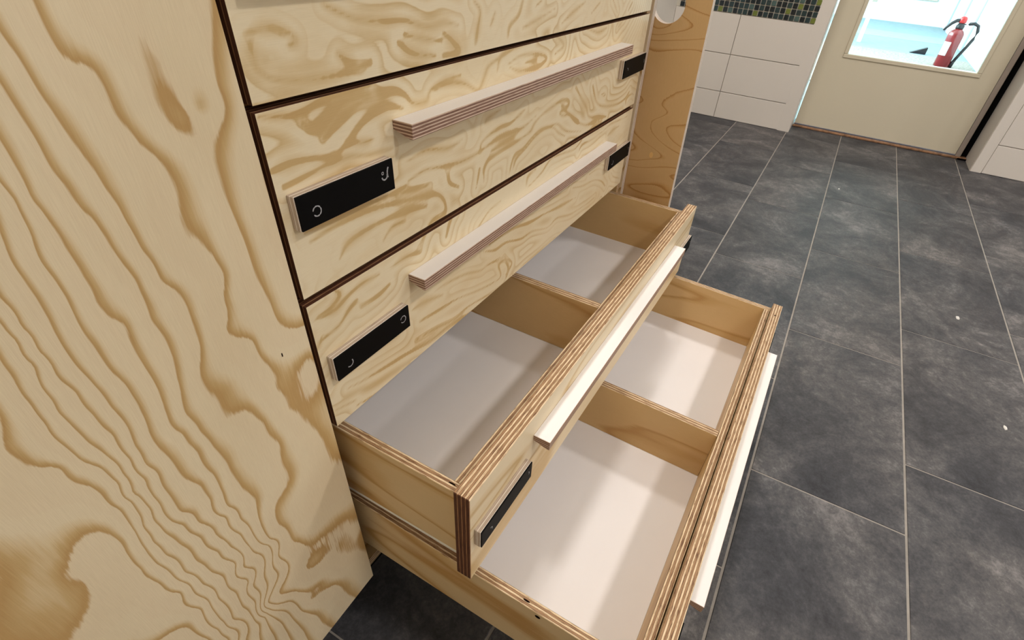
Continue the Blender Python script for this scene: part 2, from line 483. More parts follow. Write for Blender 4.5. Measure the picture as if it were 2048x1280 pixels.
# lowest rows read off the photograph from the door side leftwards, the rest at random
PAT = ["o1g0g00d10o01g2 1oo1d20 0d0110".replace(' ', ''), "d0001o00001g0100 dgg1o2g0".replace(' ', '')]
KEY = {'0': 0, '1': 1, 'g': 2, '2': 2, 'o': 3, 'd': 4}
PATB = ["o1021011010o011020o10220100", "10110o01001021101001110o1010", "010o0100211000110010110o10o1", "o1021001101oo10110010101o010"]
for r in range(10):
    for c in range(28):
        y = -0.139 - (c + 0.5) * -MZ - 0.0
        if y + MZ / 2 > YMAX: continue
        if r < 4 and c < len(PATB[r]): mi = KEY[PATB[r][c]]
        else: mi = rng.choices([0, 1, 2, 3, 4], [5, 3, 1.4, 1.3, 1.2])[0]
        obj('mosaic_tile', mos_me[mi], None, wall_far, (XW, y, 0.5625 + (r + 0.5) * MZ))

structure(box('wall_back', (XMIN - 0.1, YMAX, 0), (XW + 0.01, YMAX + 0.1, CEIL), WALL), 'plain white wall behind the plywood cabinets', 'wall')
structure(box('wall_front', (XMIN - 0.1, YMIN - 0.1, 0), (XR + 0.01, YMIN, CEIL), WALL), 'plain white wall on the open side of the room', 'wall')
structure(box('wall_left', (XMIN - 0.1, YMIN, 0), (XMIN, YMAX, CEIL), WALL), 'plain white wall at the near end of the room', 'wall')
structure(box('ceiling', (XMIN - 0.1, YMIN - 0.1, CEIL), (3.8, YMAX + 0.1, CEIL + 0.1), CEILM), 'white ceiling above the cabinets', 'ceiling')
ROWN = ['in the row nearest the cabinets', 'in the second row from the cabinets', 'in the third row from the cabinets', 'in the row farthest from the cabinets']
COLN = ['near-end', 'door-side']
for li_, (lx, ly, sx, sy, p) in enumerate(LAMPS):
    nm = COLN[li_ % 2] + ' ceiling lamp ' + ROWN[li_ // 2]
    lt = tag(empty('ceiling_lamp', (lx, ly, CEIL)), 'white square ' + nm, 'lamp', 'ceiling lamps of the room')
    bm = bmesh.new()
    for a in ((-sx / 2, -sy / 2, sx / 2, -sy / 2 + 0.015), (-sx / 2, sy / 2 - 0.015, sx / 2, sy / 2), (-sx / 2, -sy / 2, -sx / 2 + 0.015, sy / 2), (sx / 2 - 0.015, -sy / 2, sx / 2, sy / 2)):
        add_box(bm, (a[0], a[1], -0.05), (a[2], a[3], 0.0))
    obj('housing', bm, CEILM, lt)
    box('diffuser', (-sx / 2 + 0.014, -sy / 2 + 0.014, -0.048), (sx / 2 - 0.014, sy / 2 - 0.014, -0.040), DIFFUSER, lt)

# ------------------------------------------------------------------ glazed door
door = structure(empty('door_1', (XD, DY1, 0)), 'cream painted door with a large clear pane in its upper part', 'door')
def dbox(name, lo, hi, mat, bevel=0.0, parent=door):
    return box(name, tuple(a - b for a, b in zip(lo, (XD, DY1, 0))), tuple(a - b for a, b in zip(hi, (XD, DY1, 0))), mat, parent, bevel)
LY0, LY1 = -1.104, -0.213        # leaf
WY0, WY1, WZ0, WZ1 = -1.020, -0.336, 0.408, 1.90
bm = bmesh.new()
for lo, hi in (((XD, LY0, 0.022), (XD + 0.04, LY1, WZ0)), ((XD, LY0, WZ1), (XD + 0.04, LY1, 2.10)), ((XD, LY0, WZ0), (XD + 0.04, WY0, WZ1)), ((XD, WY1, WZ0), (XD + 0.04, LY1, WZ1))):
    add_box(bm, tuple(a - b for a, b in zip(lo, (XD, DY1, 0))), tuple(a - b for a, b in zip(hi, (XD, DY1, 0))))
bmesh.ops.remove_doubles(bm, verts=bm.verts, dist=1e-5)
obj('door_leaf', bm, DOORP, door)
# glazing beads around the pane
for lo, hi in (((XD - 0.006, WY0, WZ0), (XD + 0.042, WY1, WZ0 + 0.021)), ((XD - 0.006, WY0, WZ1 - 0.021), (XD + 0.042, WY1, WZ1)), ((XD - 0.006, WY0, WZ0 + 0.021), (XD + 0.042, WY0 + 0.021, WZ1 - 0.021)), ((XD - 0.006, WY1 - 0.021, WZ0 + 0.021), (XD + 0.042, WY1, WZ1 - 0.021))):
    dbox('glazing_bead', lo, hi, DOORP, 0.003)
dbox('pane', (XD + 0.016, WY0 + 0.018, WZ0 + 0.018), (XD + 0.022, WY1 - 0.018, WZ1 - 0.018), GLASS)
dbox('door_frame', (XD - 0.004, -1.132, 0.012), (XD + 0.06, -1.106, 2.12), GREYM, 0.002)
dbox('rubber_seal', (XD + 0.02, -1.168, 0.012), (XD + 0.06, -1.133, 2.12), RUBBER)
dbox('threshold', (XD - 0.012, -1.165, 0.0005), (XD + 0.05, -0.206, 0.013), SILL, 0.003)
dbox('door_sweep', (XD - 0.003, LY0, 0.0165), (XD + 0.03, LY1, 0.0215), STEEL, 0.001)
dbox('hinge_socket', (XD - 0.02, -1.168, 0.0005), (XD + 0.02, -1.12, 0.009), RUBBER, 0.003)

# ------------------------------------------------------------------ corridor beyond the door
CORR_W = plain('corridor_white_paint', lin((236, 238, 238)), 0.7, 0.3, namt=0.01)
CARPET = plain('blue_grey_corridor_floor', lin((138, 154, 162)), 0.8, 0.2, namt=0.10, nscale=14)
CARPET2 = plain('pale_corridor_floor_strip', lin((150, 166, 172)), 0.8, 0.2, namt=0.08, nscale=14)
MATM = plain('pale_speckled_doormat', lin((150, 142, 135)), 0.95, 0.1, namt=0.4, nscale=45)
XE, YR, YL = 11.82, -1.615, 2.0
structure(box('floor_corridor', (3.60, YR - 0.1, -0.06), (XE, YL + 0.1, -0.004), CARPET), 'blue-grey floor of the bright corridor behind the glass', 'floor')
fs_ = structure(box('floor_strip', (9.3, YR, -0.004), (10.1, YL, -0.001), CARPET2), 'paler strip across the corridor floor', 'floor')
structure(box('wall_corridor_end', (XE, YR - 0.1, -0.05), (XE + 0.1, YL + 0.1, CEIL), CORR_W), 'sunlit white end wall of the corridor', 'wall')
wr = structure(box('wall_corridor_right', (3.80, YR - 0.1, -0.05), (XE, YR, CEIL), CORR_W), 'sunlit white side wall of the corridor behind the extinguisher', 'wall')
TRIMC = plain('corridor_trim_paint', lin((150, 156, 172)), 0.5, 0.4)
for xa in (8.75, 9.95, 11.2):
    box('wall_post', (xa, YR - 0.005, 0.0), (xa + 0.12, YR + 0.012, 2.3), TRIMC, wr, 0.003)
structure(box('ceiling_corridor', (3.80, YR - 0.1, CEIL), (XE + 0.1, YL + 0.2, CEIL + 0.1), CEILM), 'white corridor ceiling', 'ceiling')
bm = bmesh.new()
WX0, WX1, WL0, WL1 = 4.5, 9.9, 0.45, 2.45
add_box(bm, (3.80, YL, -0.05), (WX0, YL + 0.1, CEIL)); add_box(bm, (WX1, YL, -0.05), (XE + 0.1, YL + 0.1, CEIL))
add_box(bm, (WX0, YL, -0.05), (WX1, YL + 0.1, WL0)); add_box(bm, (WX0, YL, WL1), (WX1, YL + 0.1, CEIL))
structure(obj('wall_corridor_left', bm, CORR_W), 'white corridor wall with a long daylight window', 'wall')
win = structure(empty('window_1', (WX0, YL, WL0)), 'long corridor window letting in the daylight', 'window')
for k in range(5):
    xk = (WX1 - WX0) * k / 4
    box('window_frame', (max(0, xk - 0.03), 0.0, 0.0), (min(WX1 - WX0, xk + 0.03), 0.08, WL1 - WL0), TRIMC, win, 0.003)
for k in range(4):
    xk = (WX1 - WX0) * k / 4
    box('pane', (xk + 0.03, 0.04, 0.0), (xk + (WX1 - WX0) / 4 - 0.03, 0.046, WL1 - WL0), GLASS, win)
mat_ = tag(box('doormat', (5.2, YR + 0.02, -0.004), (7.86, 0.8, 0.0028), MATM, None, 0.002), 'pale speckled doormat across the corridor floor behind the glass', 'doormat')

# fire extinguisher
RED = plain('red_enamel', lin((118, 8, 20)), 0.25, 0.5, namt=0.05, coat=0.4)
REDC = plain('red_plastic_cap', lin((170, 24, 26)), 0.4, 0.5)
BLK = plain('black_plastic', lin((24, 24, 30)), 0.4, 0.4)
WHT = plain('white_paper_label', lin((240, 242, 244)), 0.6)
CHR = plain('chrome', lin((200, 205, 210)), 0.2, 0.5, 1.0)
ext = tag(empty('fire_extinguisher', (7.2, -1.275, 0.0036)), 'red fire extinguisher with black hose standing in the corridor behind the glass', 'fire extinguisher')
bm = bmesh.new()
add_lathe(bm, [(0.0, 0.0), (0.066, 0.0), (0.072, 0.006), (0.072, 0.285), (0.069, 0.305), (0.058, 0.325), (0.040, 0.340), (0.026, 0.346), (0.0, 0.347)], 40)
obj('cylinder_body', bm, RED, ext)
bm = bmesh.new()
add_lathe(bm, [(0.0, 0.345), (0.036, 0.345), (0.038, 0.352), (0.038, 0.372), (0.030, 0.380), (0.026, 0.398), (0.0, 0.40)], 24)
obj('valve_collar', bm, BLK, ext)
bm = bmesh.new()
add_lathe(bm, [(0.0, 0.395), (0.030, 0.395), (0.034, 0.402), (0.034, 0.430), (0.028, 0.444), (0.014, 0.452), (0.0, 0.453)], 24)
obj('strike_cap', bm, REDC, ext)
bm = bmesh.new()
add_tube(bm, [(0, 0.02, 0.415), (-0.01, 0.05, 0.412), (-0.015, 0.085, 0.385), (-0.015, 0.115, 0.345), (-0.015, 0.128, 0.318)], [0.018, 0.017, 0.015, 0.013, 0.010], 10)
obj('carry_lever', bm, BLK, ext)
bm = bmesh.new()
add_tube(bm, [(0, -0.025, 0.385), (0, -0.07, 0.392)], 0.007, 10)
obj('hose_fitting', bm, CHR, ext)
bm = bmesh.new()
hp = [(0, -0.065, 0.392), (0, -0.11, 0.402), (0.0, -0.15, 0.385), (0.0, -0.168, 0.335), (0, -0.162, 0.27), (0, -0.140, 0.20), (0, -0.115, 0.13), (0, -0.098, 0.08), (0, -0.09, 0.05)]
add_tube(bm, hp, 0.0150, 10)
obj('hose', bm, BLK, ext)
bm = bmesh.new()
add_tube(bm, [(0, -0.093, 0.07), (0, -0.088, 0.045), (0, -0.082, 0.0)], [0.013, 0.018, 0.02], 12)
obj('nozzle', bm, BLK, ext)
bm = bmesh.new()
prev = None
for k in range(11):
    a = math.radians(104 + k * 6.5)
    v0 = bm.verts.new((0.0732 * math.cos(a), 0.0732 * math.sin(a), 0.105)); v1 = bm.verts.new((0.0732 * math.cos(a), 0.0732 * math.sin(a), 0.228))
    if prev: bm.faces.new((prev[0], v0, v1, prev[1]))
    prev = (v0, v1)
bmesh.ops.solidify(bm, geom=bm.faces[:], thickness=0.0008)
obj('paper_label', bm, WHT, ext)

# table end, board and wedge in the corridor
tb = tag(empty('corridor_table', (8.35, -0.46, -0.0035)), 'white table on column legs at the left of the corridor behind the glass', 'table')
box('table_top', (-0.35, -0.1, 0.70), (0.35, 1.5, 0.73), CORR_W, tb, 0.004)
for b_ in (0.0, 1.35):
    box('leg', (-0.024, b_, 0.0), (0.024, b_ + 0.048, 0.70), CORR_W, tb, 0.004)
    box('leg_bracket', (-0.03, b_ - 0.006, 0.43), (0.03, b_ + 0.054, 0.47), GREYM, tb, 0.003)
bd = tag(empty('wall_board', (XE, -1.38, 0.335)), 'white board in a thin grey frame on the corridor end wall', 'board')
box('board_panel', (-0.02, 0.0, 0.0), (0.0, 1.0, 0.8), CORR_W, bd)
for a in ((0.0, 0.0, 1.0, 0.018), (0.0, 0.782, 1.0, 0.8), (0.0, 0.018, 0.018, 0.782), (0.982, 0.018, 1.0, 0.782)):
    box('board_frame', (-0.03, a[0], a[1]), (-0.0005, a[2], a[3]), GREYM, bd, 0.002)
bm = bmesh.new()
vv = [bm.verts.new(p) for p in ((-0.04, 0.0, 0), (-0.04, 0.17, 0), (-0.04, 0.0, 0.075), (0.05, 0.0, 0), (0.05, 0.17, 0), (0.05, 0.0, 0.075))]
for f in ((0, 2, 1), (3, 4, 5), (0, 1, 4, 3), (1, 2, 5, 4), (2, 0, 3, 5)): bm.faces.new([vv[i] for i in f])
bmesh.ops.recalc_face_normals(bm, faces=bm.faces)
bmesh.ops.bevel(bm, geom=bm.edges[:], offset=0.004, segments=2, affect='EDGES')
tag(obj('door_wedge', bm, BLK, None, (8.05, -1.175, -0.004)), 'small black wedge lying on the corridor floor beside the extinguisher', 'wedge')

# ------------------------------------------------------------------ drawer cabinet
W = 0.850
T_FRONT, T_BOX = 0.0199, 0.0120
cab = tag(empty('drawer_cabinet', (0, 0, 0)), 'pale pine plywood cabinet with wide drawers, the two lowest pulled open', 'cabinet')
ply('side_board', (-0.014, 0.026, 0.108), (0.003, 0.62, 1.135), 0, 2, cab, PINE_BOX, EDGE)
ply('side_board', (0.8535, 0.006, 0.108), (0.8665, 0.62, 1.135), 0, 2, cab, PINE_BOX, EDGE)
ply('end_board', (0.8690, 0.0, 0.0), (0.8850, 0.60, 1.135), 0, 2, cab, PINE, EDGE_PALE)
ply('top_board', (-0.003, 0.0, 1.137), (0.885, 0.62, 1.155), 2, 0, cab, PINE, EDGE)
ply('base_board', (0.0035, 0.022, 0.1085), (0.853, 0.61, 0.1265), 2, 0, cab, PINE_BOX, EDGE)
ply('back_board', (0.0035, 0.608, 0.127), (0.853, 0.62, 1.13), 1, 0, cab, PINE_BOX, EDGE)
box('plinth', (-0.01, 0.07, 0.0), (0.866, 0.085, 0.1080), RUBBER, cab)

def ring_mark(bm, cx, cz, r, y, a0, a1, mat, w=0.00055, squash=1.0):
    n = 18
    pr = None
    for k in range(n + 1):
        a = a0 + (a1 - a0) * k / n
        ww = w * (0.45 + 0.8 * abs(math.sin(k * 1.9)))
        p = [(cx + (r + s * ww) * math.cos(a) * squash, y, cz + (r + s * ww) * math.sin(a)) for s in (-1, 1)]
        q = [bm.verts.new(c) for c in p]
        if pr:
            f = bm.faces.new((pr[0], q[0], q[1], pr[1])); f.material_index = mat
        pr = q

def label_plate(name, x0, x1, z0, z1, parent, seed, style):
    """Small plywood plate with a black laminate face and two scratched screw-head rings."""
    bm = bmesh.new()
    add_box(bm, (x0, -0.0082, z0), (x1, 0.0, z1), 0, 0.0004)
    bm.normal_update()
    ply_uv(bm, 1, 0, (seed, 0), -0.0082, 0, 0)
    add_box(bm, (x0 + 0.0006, -0.0097, z0 + 0.0004), (x1 - 0.0004, -0.0080, z1 - 0.0002), 1, 0.0002)
    r = random.Random(seed)
    for cx, cz in ((x0 + 0.018, z0 + 0.0125), (x1 - 0.011, z0 + 0.0165)):
        st = style.pop(0) if style else 'o'
        y = -0.00990
        if st == 'o': ring_mark(bm, cx, cz, 0.0042, y, -2.6, 2.9, 2)
        elif st == 'c': ring_mark(bm, cx, cz, 0.0042, y, -2.4, 0.7, 2, 0.0006)
        elif st == 'v':
            ring_mark(bm, cx - 0.002, cz, 0.0035, y, -3.0, 0.3, 2, 0.0007)
            ring_mark(bm, cx + 0.012, cz + 0.001, 0.010, y, 2.5, 3.5, 2, 0.0008)
            ring_mark(bm, cx - 0.004, cz + 0.003, 0.0012, y, 0, 6.2, 2, 0.0004)
        else:
            ring_mark(bm, cx, cz, 0.0036, y, -0.9 + r.random(), 0.9 + r.random(), 2, 0.0006)
    bmesh.ops.recalc_face_normals(bm, faces=[f for f in bm.faces if f.material_index < 2])
    return obj(name, bm, [EDGE_PALE, BLACK_FACE, SCRATCH], parent)

def handle(parent, z, off):
    """Long grip bar: white laminate top, ply layers on the other faces, underside cut back towards the front panel."""
    x0, x1 = 0.1357, 0.7192
    d, hf, hb = 0.0227, 0.0142, 0.0085
    prof = [(0.0, 0.0), (-d, 0.0), (-d, -hf), (-d + 0.004, -hf), (0.0, -hb)]
    bm = bmesh.new()
    A = [bm.verts.new((x0, y, z + q)) for y, q in prof]
    Bv = [bm.verts.new((x1, y, z + q)) for y, q in prof]
    n = len(prof)
    for k in range(n):
        bm.faces.new((A[k], A[(k + 1) % n], Bv[(k + 1) % n], Bv[k]))
    bm.faces.new(A[::-1]); bm.faces.new(Bv)
    bmesh.ops.recalc_face_normals(bm, faces=bm.faces)
    bmesh.ops.bevel(bm, geom=bm.edges[:], offset=0.0004, segments=1, affect='EDGES')
    bm.normal_update()
    ply_uv(bm, 2, 0, (off, 0), z - 0.05, 1, 1)
    for f in bm.faces:
        f.material_index = 0 if f.normal.z > 0.9 else 1
        if f.normal.z < -0.5:
            uvl = bm.loops.layers.uv.verify()
            for l in f.loops: l[uvl].uv = (l.vert.co.z - z + 0.05, l.vert.co.x)
    return obj('handle', bm, [MELAMINE, EDGE_FINE], parent)

FRONT_BANDS = [(0.0045, [(0.0089, 0.8226), (0.0273, 0.8234), (0.0436, 0.8187), (0.046, 0.8139), (0.0396, 0.8112)]),
 (0.0055, [(0.0767, 0.8338), (0.0919, 0.8275), (0.1087, 0.822), (0.1374, 0.8183), (0.1643, 0.817), (0.1931, 0.8097), (0.2191, 0.811), (0.2434, 0.8072)]),
 (0.0085, [(0.2185, 0.8031), (0.2319, 0.7945), (0.2423, 0.7839), (0.217, 0.7832)]),
 (0.0055, [(0.1628, 0.8066), (0.189, 0.8007), (0.2146, 0.7963)]),
 (0.005, [(0.27, 0.8261), (0.2816, 0.8163), (0.2775, 0.8015), (0.2734, 0.7882)]),
 (0.007, [(0.0105, 0.8176), (0.0093, 0.809), (0.0113, 0.7997), (0.0231, 0.7925), (0.0486, 0.7885), (0.0825, 0.7871), (0.117, 0.7909)]),
 (0.007, [(0.0836, 0.8012), (0.0933, 0.794), (0.1042, 0.7894)]),
 (0.006, [(0.0306, 0.8231), (0.0364, 0.8188)]),
 (0.0075, [(0.1535, 0.801), (0.1723, 0.7905), (0.2035, 0.7849)]),
 (0.003, [(0.3701, 0.8208), (0.3616, 0.8068), (0.343, 0.7978), (0.3389, 0.7876)]),
 (0.00375, [(0.4543, 0.8072), (0.4094, 0.799), (0.3729, 0.7931)]),
 (0.00375, [(0.5471, 0.8089), (0.5076, 0.7989), (0.4769, 0.7889)]),
 (0.003, [(0.6022, 0.8059), (0.5745, 0.7943)]),
 (0.00375, [(0.6534, 0.8058), (0.6802, 0.787)]),
 (0.0025, [(0.7442, 0.7979), (0.7295, 0.7867)]),
 (0.0035, [(0.4175, 0.8183), (0.402, 0.8127)]),
 (0.0025, [(0.3106, 0.8124), (0.3023, 0.8013)]),
 (0.0035, [(0.0024, 0.7718), (0.0232, 0.7681), (0.0389, 0.7679), (0.0543, 0.771), (0.0701, 0.7728), (0.0935, 0.7734), (0.1137, 0.7742)]),
 (0.005, [(0.0369, 0.7606), (0.0455, 0.7539), (0.0574, 0.7577), (0.0777, 0.7665), (0.0972, 0.7678), (0.1174, 0.7659)]),
 (0.0035, [(0.0538, 0.7436), (0.0748, 0.7539), (0.0908, 0.7607), (0.112, 0.7652), (0.1393, 0.7655), (0.1559, 0.759), (0.167, 0.7494), (0.1864, 0.7477), (0.194, 0.7561), (0.2152, 0.7604), (0.245, 0.7618)]),
 (0.0045, [(0.0802, 0.7352), (0.092, 0.7431), (0.109, 0.75), (0.1315, 0.7526), (0.1513, 0.7478)]),
 (0.0035, [(0.0641, 0.7287), (0.0798, 0.7335), (0.0998, 0.7303), (0.1109, 0.7313)]),
 (0.0055, [(0.0012, 0.7332), (0.0193, 0.7344), (0.0377, 0.7326), (0.0592, 0.7283)]),
 (0.005, [(0.0087, 0.7191), (0.0346, 0.7213), (0.058, 0.7233), (0.0775, 0.7232), (0.1029, 0.7181), (0.1313, 0.7164)]),
 (0.0035, [(0.2007, 0.755), (0.2222, 0.7573), (0.2525, 0.7524), (0.2771, 0.7418), (0.29, 0.7528), (0.2987, 0.7624), (0.3212, 0.7681), (0.3496, 0.7734)]),
 (0.0035, [(0.3171, 0.7554), (0.3258, 0.7697), (0.3595, 0.7745), (0.4015, 0.7768)]),
 (0.00275, [(0.3408, 0.7588), (0.3707, 0.7641), (0.415, 0.761), (0.4401, 0.753), (0.4173, 0.7459), (0.3723, 0.7474), (0.3409, 0.7565)]),
 (0.004, [(0.3822, 0.7556), (0.4102, 0.7543)]),
 (0.005, [(0.4602, 0.7781), (0.4895, 0.7625), (0.4648, 0.755)]),
 (0.005, [(0.5571, 0.777), (0.6085, 0.7668), (0.642, 0.7695)]),
 (0.003, [(0.7148, 0.7755), (0.6901, 0.7653)]),
 (0.00325, [(0.1511, 0.6788), (0.1792, 0.6814), (0.2166, 0.6751), (0.254, 0.6717), (0.2906, 0.6745), (0.325, 0.6788), (0.3793, 0.6766), (0.4201, 0.6843)]),
 (0.0035, [(0.1471, 0.6975), (0.1813, 0.701), (0.2179, 0.6936), (0.2463, 0.6957)]),
 (0.0025, [(0.2161, 0.6679), (0.2192, 0.6545), (0.2355, 0.644)]),
 (0.00325, [(0.0198, 0.666), (0.0449, 0.6697), (0.0765, 0.6698), (0.1106, 0.6658), (0.1484, 0.659), (0.191, 0.6501), (0.2059, 0.6386), (0.2089, 0.6243), (0.1962, 0.6198)]),
 (0.0045, [(0.0477, 0.6381), (0.0608, 0.6479), (0.0899, 0.6513), (0.1206, 0.6506), (0.1468, 0.6477), (0.175, 0.6421)]),
 (0.0045, [(0.1438, 0.6744), (0.1121, 0.6741), (0.0782, 0.6777), (0.0472, 0.6791), (0.0181, 0.6768)]),
 (0.004, [(0.1045, 0.631), (0.1187, 0.6394), (0.1387, 0.6387)]),
 (0.00225, [(0.1335, 0.6711), (0.1564, 0.6679), (0.1847, 0.6633)]),
 (0.00272, [(0.2819, 0.6721), (0.284, 0.6815), (0.3004, 0.6874), (0.3283, 0.6909), (0.3511, 0.6903), (0.3722, 0.6949), (0.389, 0.6996)]),
 (0.00306, [(0.2904, 0.6333), (0.2903, 0.6478), (0.2988, 0.6571), (0.314, 0.6599), (0.3412, 0.6621), (0.3677, 0.6626), (0.3903, 0.6644), (0.4083, 0.6676), (0.4181, 0.6754), (0.4391, 0.6821), (0.4644, 0.6858), (0.494, 0.689), (0.5201, 0.686), (0.5255, 0.6777), (0.4976, 0.6725), (0.5086, 0.6662), (0.5326, 0.6625)]),
 (0.00221, [(0.3629, 0.6286), (0.3721, 0.6401), (0.3974, 0.6474), (0.4235, 0.6564), (0.4514, 0.6602), (0.4793, 0.655), (0.4974, 0.644), (0.5231, 0.6321)]),
 (0.00272, [(0.3533, 0.6237), (0.3574, 0.6353), (0.3666, 0.6455), (0.3869, 0.6476), (0.4072, 0.6552), (0.4339, 0.6616), (0.4632, 0.6601), (0.4913, 0.6578), (0.5132, 0.6459), (0.5394, 0.6354), (0.5897, 0.6244)]),
 (0.00408, [(0.5467, 0.6992), (0.5737, 0.6781), (0.5975, 0.6607), (0.615, 0.6423), (0.659, 0.633), (0.697, 0.6249)]),
 (0.00306, [(0.6143, 0.6906), (0.6284, 0.6724), (0.646, 0.6572), (0.6797, 0.646), (0.7428, 0.637), (0.7864, 0.6388), (0.8072, 0.6486)]),
 (0.00153, [(0.658, 0.6693), (0.6683, 0.6697), (0.6784, 0.6656), (0.6702, 0.6648), (0.658, 0.6693)]),
 (0.00238, [(0.7977, 0.6264), (0.7977, 0.6367), (0.8218, 0.6409), (0.8409, 0.6357)]),
 (0.0034, [(0.5406, 0.6581), (0.5612, 0.6465), (0.603, 0.6312), (0.6357, 0.6286), (0.657, 0.6271)]),
 (0.00442, [(0.3072, 0.6664), (0.3293, 0.6688), (0.3549, 0.6706), (0.3666, 0.675)]),
 (0.00408, [(0.292, 0.7024), (0.298, 0.7074), (0.3273, 0.712)]),
 (0.0051, [(0.5017, 0.6823), (0.5172, 0.6712), (0.5442, 0.6573), (0.5689, 0.6448)]),
 (0.00204, [(0.2713, 0.6274), (0.2756, 0.6381), (0.2798, 0.6521)]),
 (0.00272, [(0.4039, 0.5898), (0.4081, 0.6027), (0.4304, 0.6071)]),
 (0.00187, [(0.41, 0.5864), (0.4269, 0.5895), (0.453, 0.596), (0.4672, 0.6035), (0.4853, 0.6085), (0.5261, 0.6047), (0.5666, 0.6), (0.5877, 0.6055), (0.6045, 0.6139), (0.6431, 0.619), (0.677, 0.6195)]),
 (0.0017, [(0.5848, 0.5888), (0.6013, 0.5989), (0.638, 0.5977), (0.6846, 0.5996), (0.7284, 0.6047), (0.7739, 0.6016), (0.8276, 0.599)]),
 (0.0051, [(0.7223, 0.5854), (0.7495, 0.5895), (0.7794, 0.5897)]),
 (0.0017, [(0.7735, 0.4986), (0.797, 0.4813), (0.8448, 0.4621)]),
 (0.0017, [(0.5822, 0.5277), (0.6261, 0.5167), (0.6811, 0.51), (0.7248, 0.4941), (0.7522, 0.4752)]),
 (0.0017, [(0.6519, 0.5302), (0.6928, 0.5287), (0.7257, 0.517)]),
 (0.004, [(0.0058, 0.593), (0.0245, 0.5947), (0.0381, 0.602), (0.0332, 0.6112)]),
 (0.0044, [(0.0121, 0.5913), (0.0303, 0.5891), (0.049, 0.5959), (0.0676, 0.599), (0.0917, 0.5976)]),
 (0.0036, [(0.0107, 0.5675), (0.0307, 0.5705), (0.0454, 0.5799), (0.0568, 0.5847)]),
 (0.0032, [(0.0625, 0.5744), (0.0875, 0.5743), (0.1058, 0.5786)]),
 (0.0028, [(-0.0087, 0.5553), (0.0027, 0.5636), (0.0092, 0.5708)]),
 (0.0024, [(0.0225, 0.4894), (0.0438, 0.4834), (0.073, 0.4778), (0.1149, 0.4704), (0.1657, 0.4595), (0.2067, 0.4579), (0.2515, 0.4497), (0.3011, 0.4474)]),
 (0.0018, [(0.1375, 0.4787), (0.1748, 0.4722), (0.2157, 0.4619), (0.2518, 0.4627), (0.301, 0.4543), (0.3441, 0.4512), (0.3601, 0.467), (0.3532, 0.4871), (0.347, 0.4998)]),
 (0.0018, [(0.1475, 0.5016), (0.1849, 0.4963), (0.2259, 0.4904), (0.2711, 0.4776), (0.3111, 0.4689), (0.3377, 0.4682), (0.3313, 0.4912), (0.353, 0.4905), (0.371, 0.4752), (0.3547, 0.4629)]),
 (0.0022, [(0.1723, 0.5266), (0.2031, 0.5266), (0.2445, 0.5193), (0.2808, 0.5069), (0.3002, 0.5065), (0.3309, 0.501)]),
 (0.0052, [(0.1364, 0.5254), (0.1574, 0.524), (0.1943, 0.5143)]),
 (0.0018, [(0.3014, 0.4264), (0.3566, 0.4303), (0.405, 0.4298), (0.4503, 0.4328), (0.477, 0.4387), (0.5367, 0.4343), (0.6049, 0.4204), (0.6898, 0.41), (0.7717, 0.4082)]),
 (0.0018, [(0.3846, 0.4511), (0.4151, 0.4537), (0.4609, 0.4536), (0.5176, 0.4542), (0.5579, 0.4444), (0.6268, 0.4355), (0.7023, 0.4304), (0.7359, 0.4472)]),
 (0.002, [(0.2903, 0.5324), (0.3199, 0.5218), (0.3513, 0.52), (0.3974, 0.5062), (0.4343, 0.5037), (0.4898, 0.4877), (0.5248, 0.4913), (0.5822, 0.4765), (0.6522, 0.4694), (0.6987, 0.4685)]),
 (0.0018, [(0.3046, 0.5377), (0.3397, 0.5372), (0.3777, 0.5336), (0.4255, 0.5237), (0.4708, 0.5192), (0.5279, 0.5113), (0.5994, 0.5033)]),
 (0.0032, [(0.1592, 0.6), (0.1817, 0.6209), (0.2026, 0.6196)]),
 (0.0028, [(0.2078, 0.5909), (0.2164, 0.607), (0.2284, 0.6169)]),
 (0.0024, [(0.2765, 0.575), (0.3036, 0.5886), (0.3321, 0.5917)]),
 (0.0048, [(0.1087, 0.5959), (0.1332, 0.5979), (0.1584, 0.5932)]),
 (0.002, [(0.0296, 0.457), (0.0645, 0.4483), (0.1109, 0.4422)]),
 (0.0032, [(-0.0188, 0.4806), (0.0102, 0.4714), (0.0312, 0.4647)])]
def catmull(ps, n=5):
    ps = [np.array(p) for p in ps]
    ps = [2 * ps[0] - ps[1]] + ps + [2 * ps[-1] - ps[-2]]
    out = []
    for i in range(1, len(ps) - 2):
        a, b_, c, d = ps[i - 1:i + 3]
        for k in range(n):
            t = k / n
            out.append(0.5 * (2 * b_ + (c - a) * t + (2 * a - 5 * b_ + 4 * c - d) * t * t + (3 * b_ - a - 3 * c + d) * t ** 3))
    out.append(ps[-2])
    return np.array(out)
SEGS = []; LINES = []
for k, (w_, ps) in enumerate(FRONT_BANDS):
    cp = catmull(ps); LINES.append(catmull(ps, 10))
    for i in range(len(cp) - 1):
        taper = min(1.0, 0.35 + 0.16 * i, 0.35 + 0.16 * (len(cp) - 2 - i))
        ww = 1.75 * w_ * (0.9 + 0.3 * math.sin(0.45 * i + k * 2.3)) * taper
        SEGS.append((*cp[i], *cp[i + 1], ww))
SEGS = np.array(SEGS)
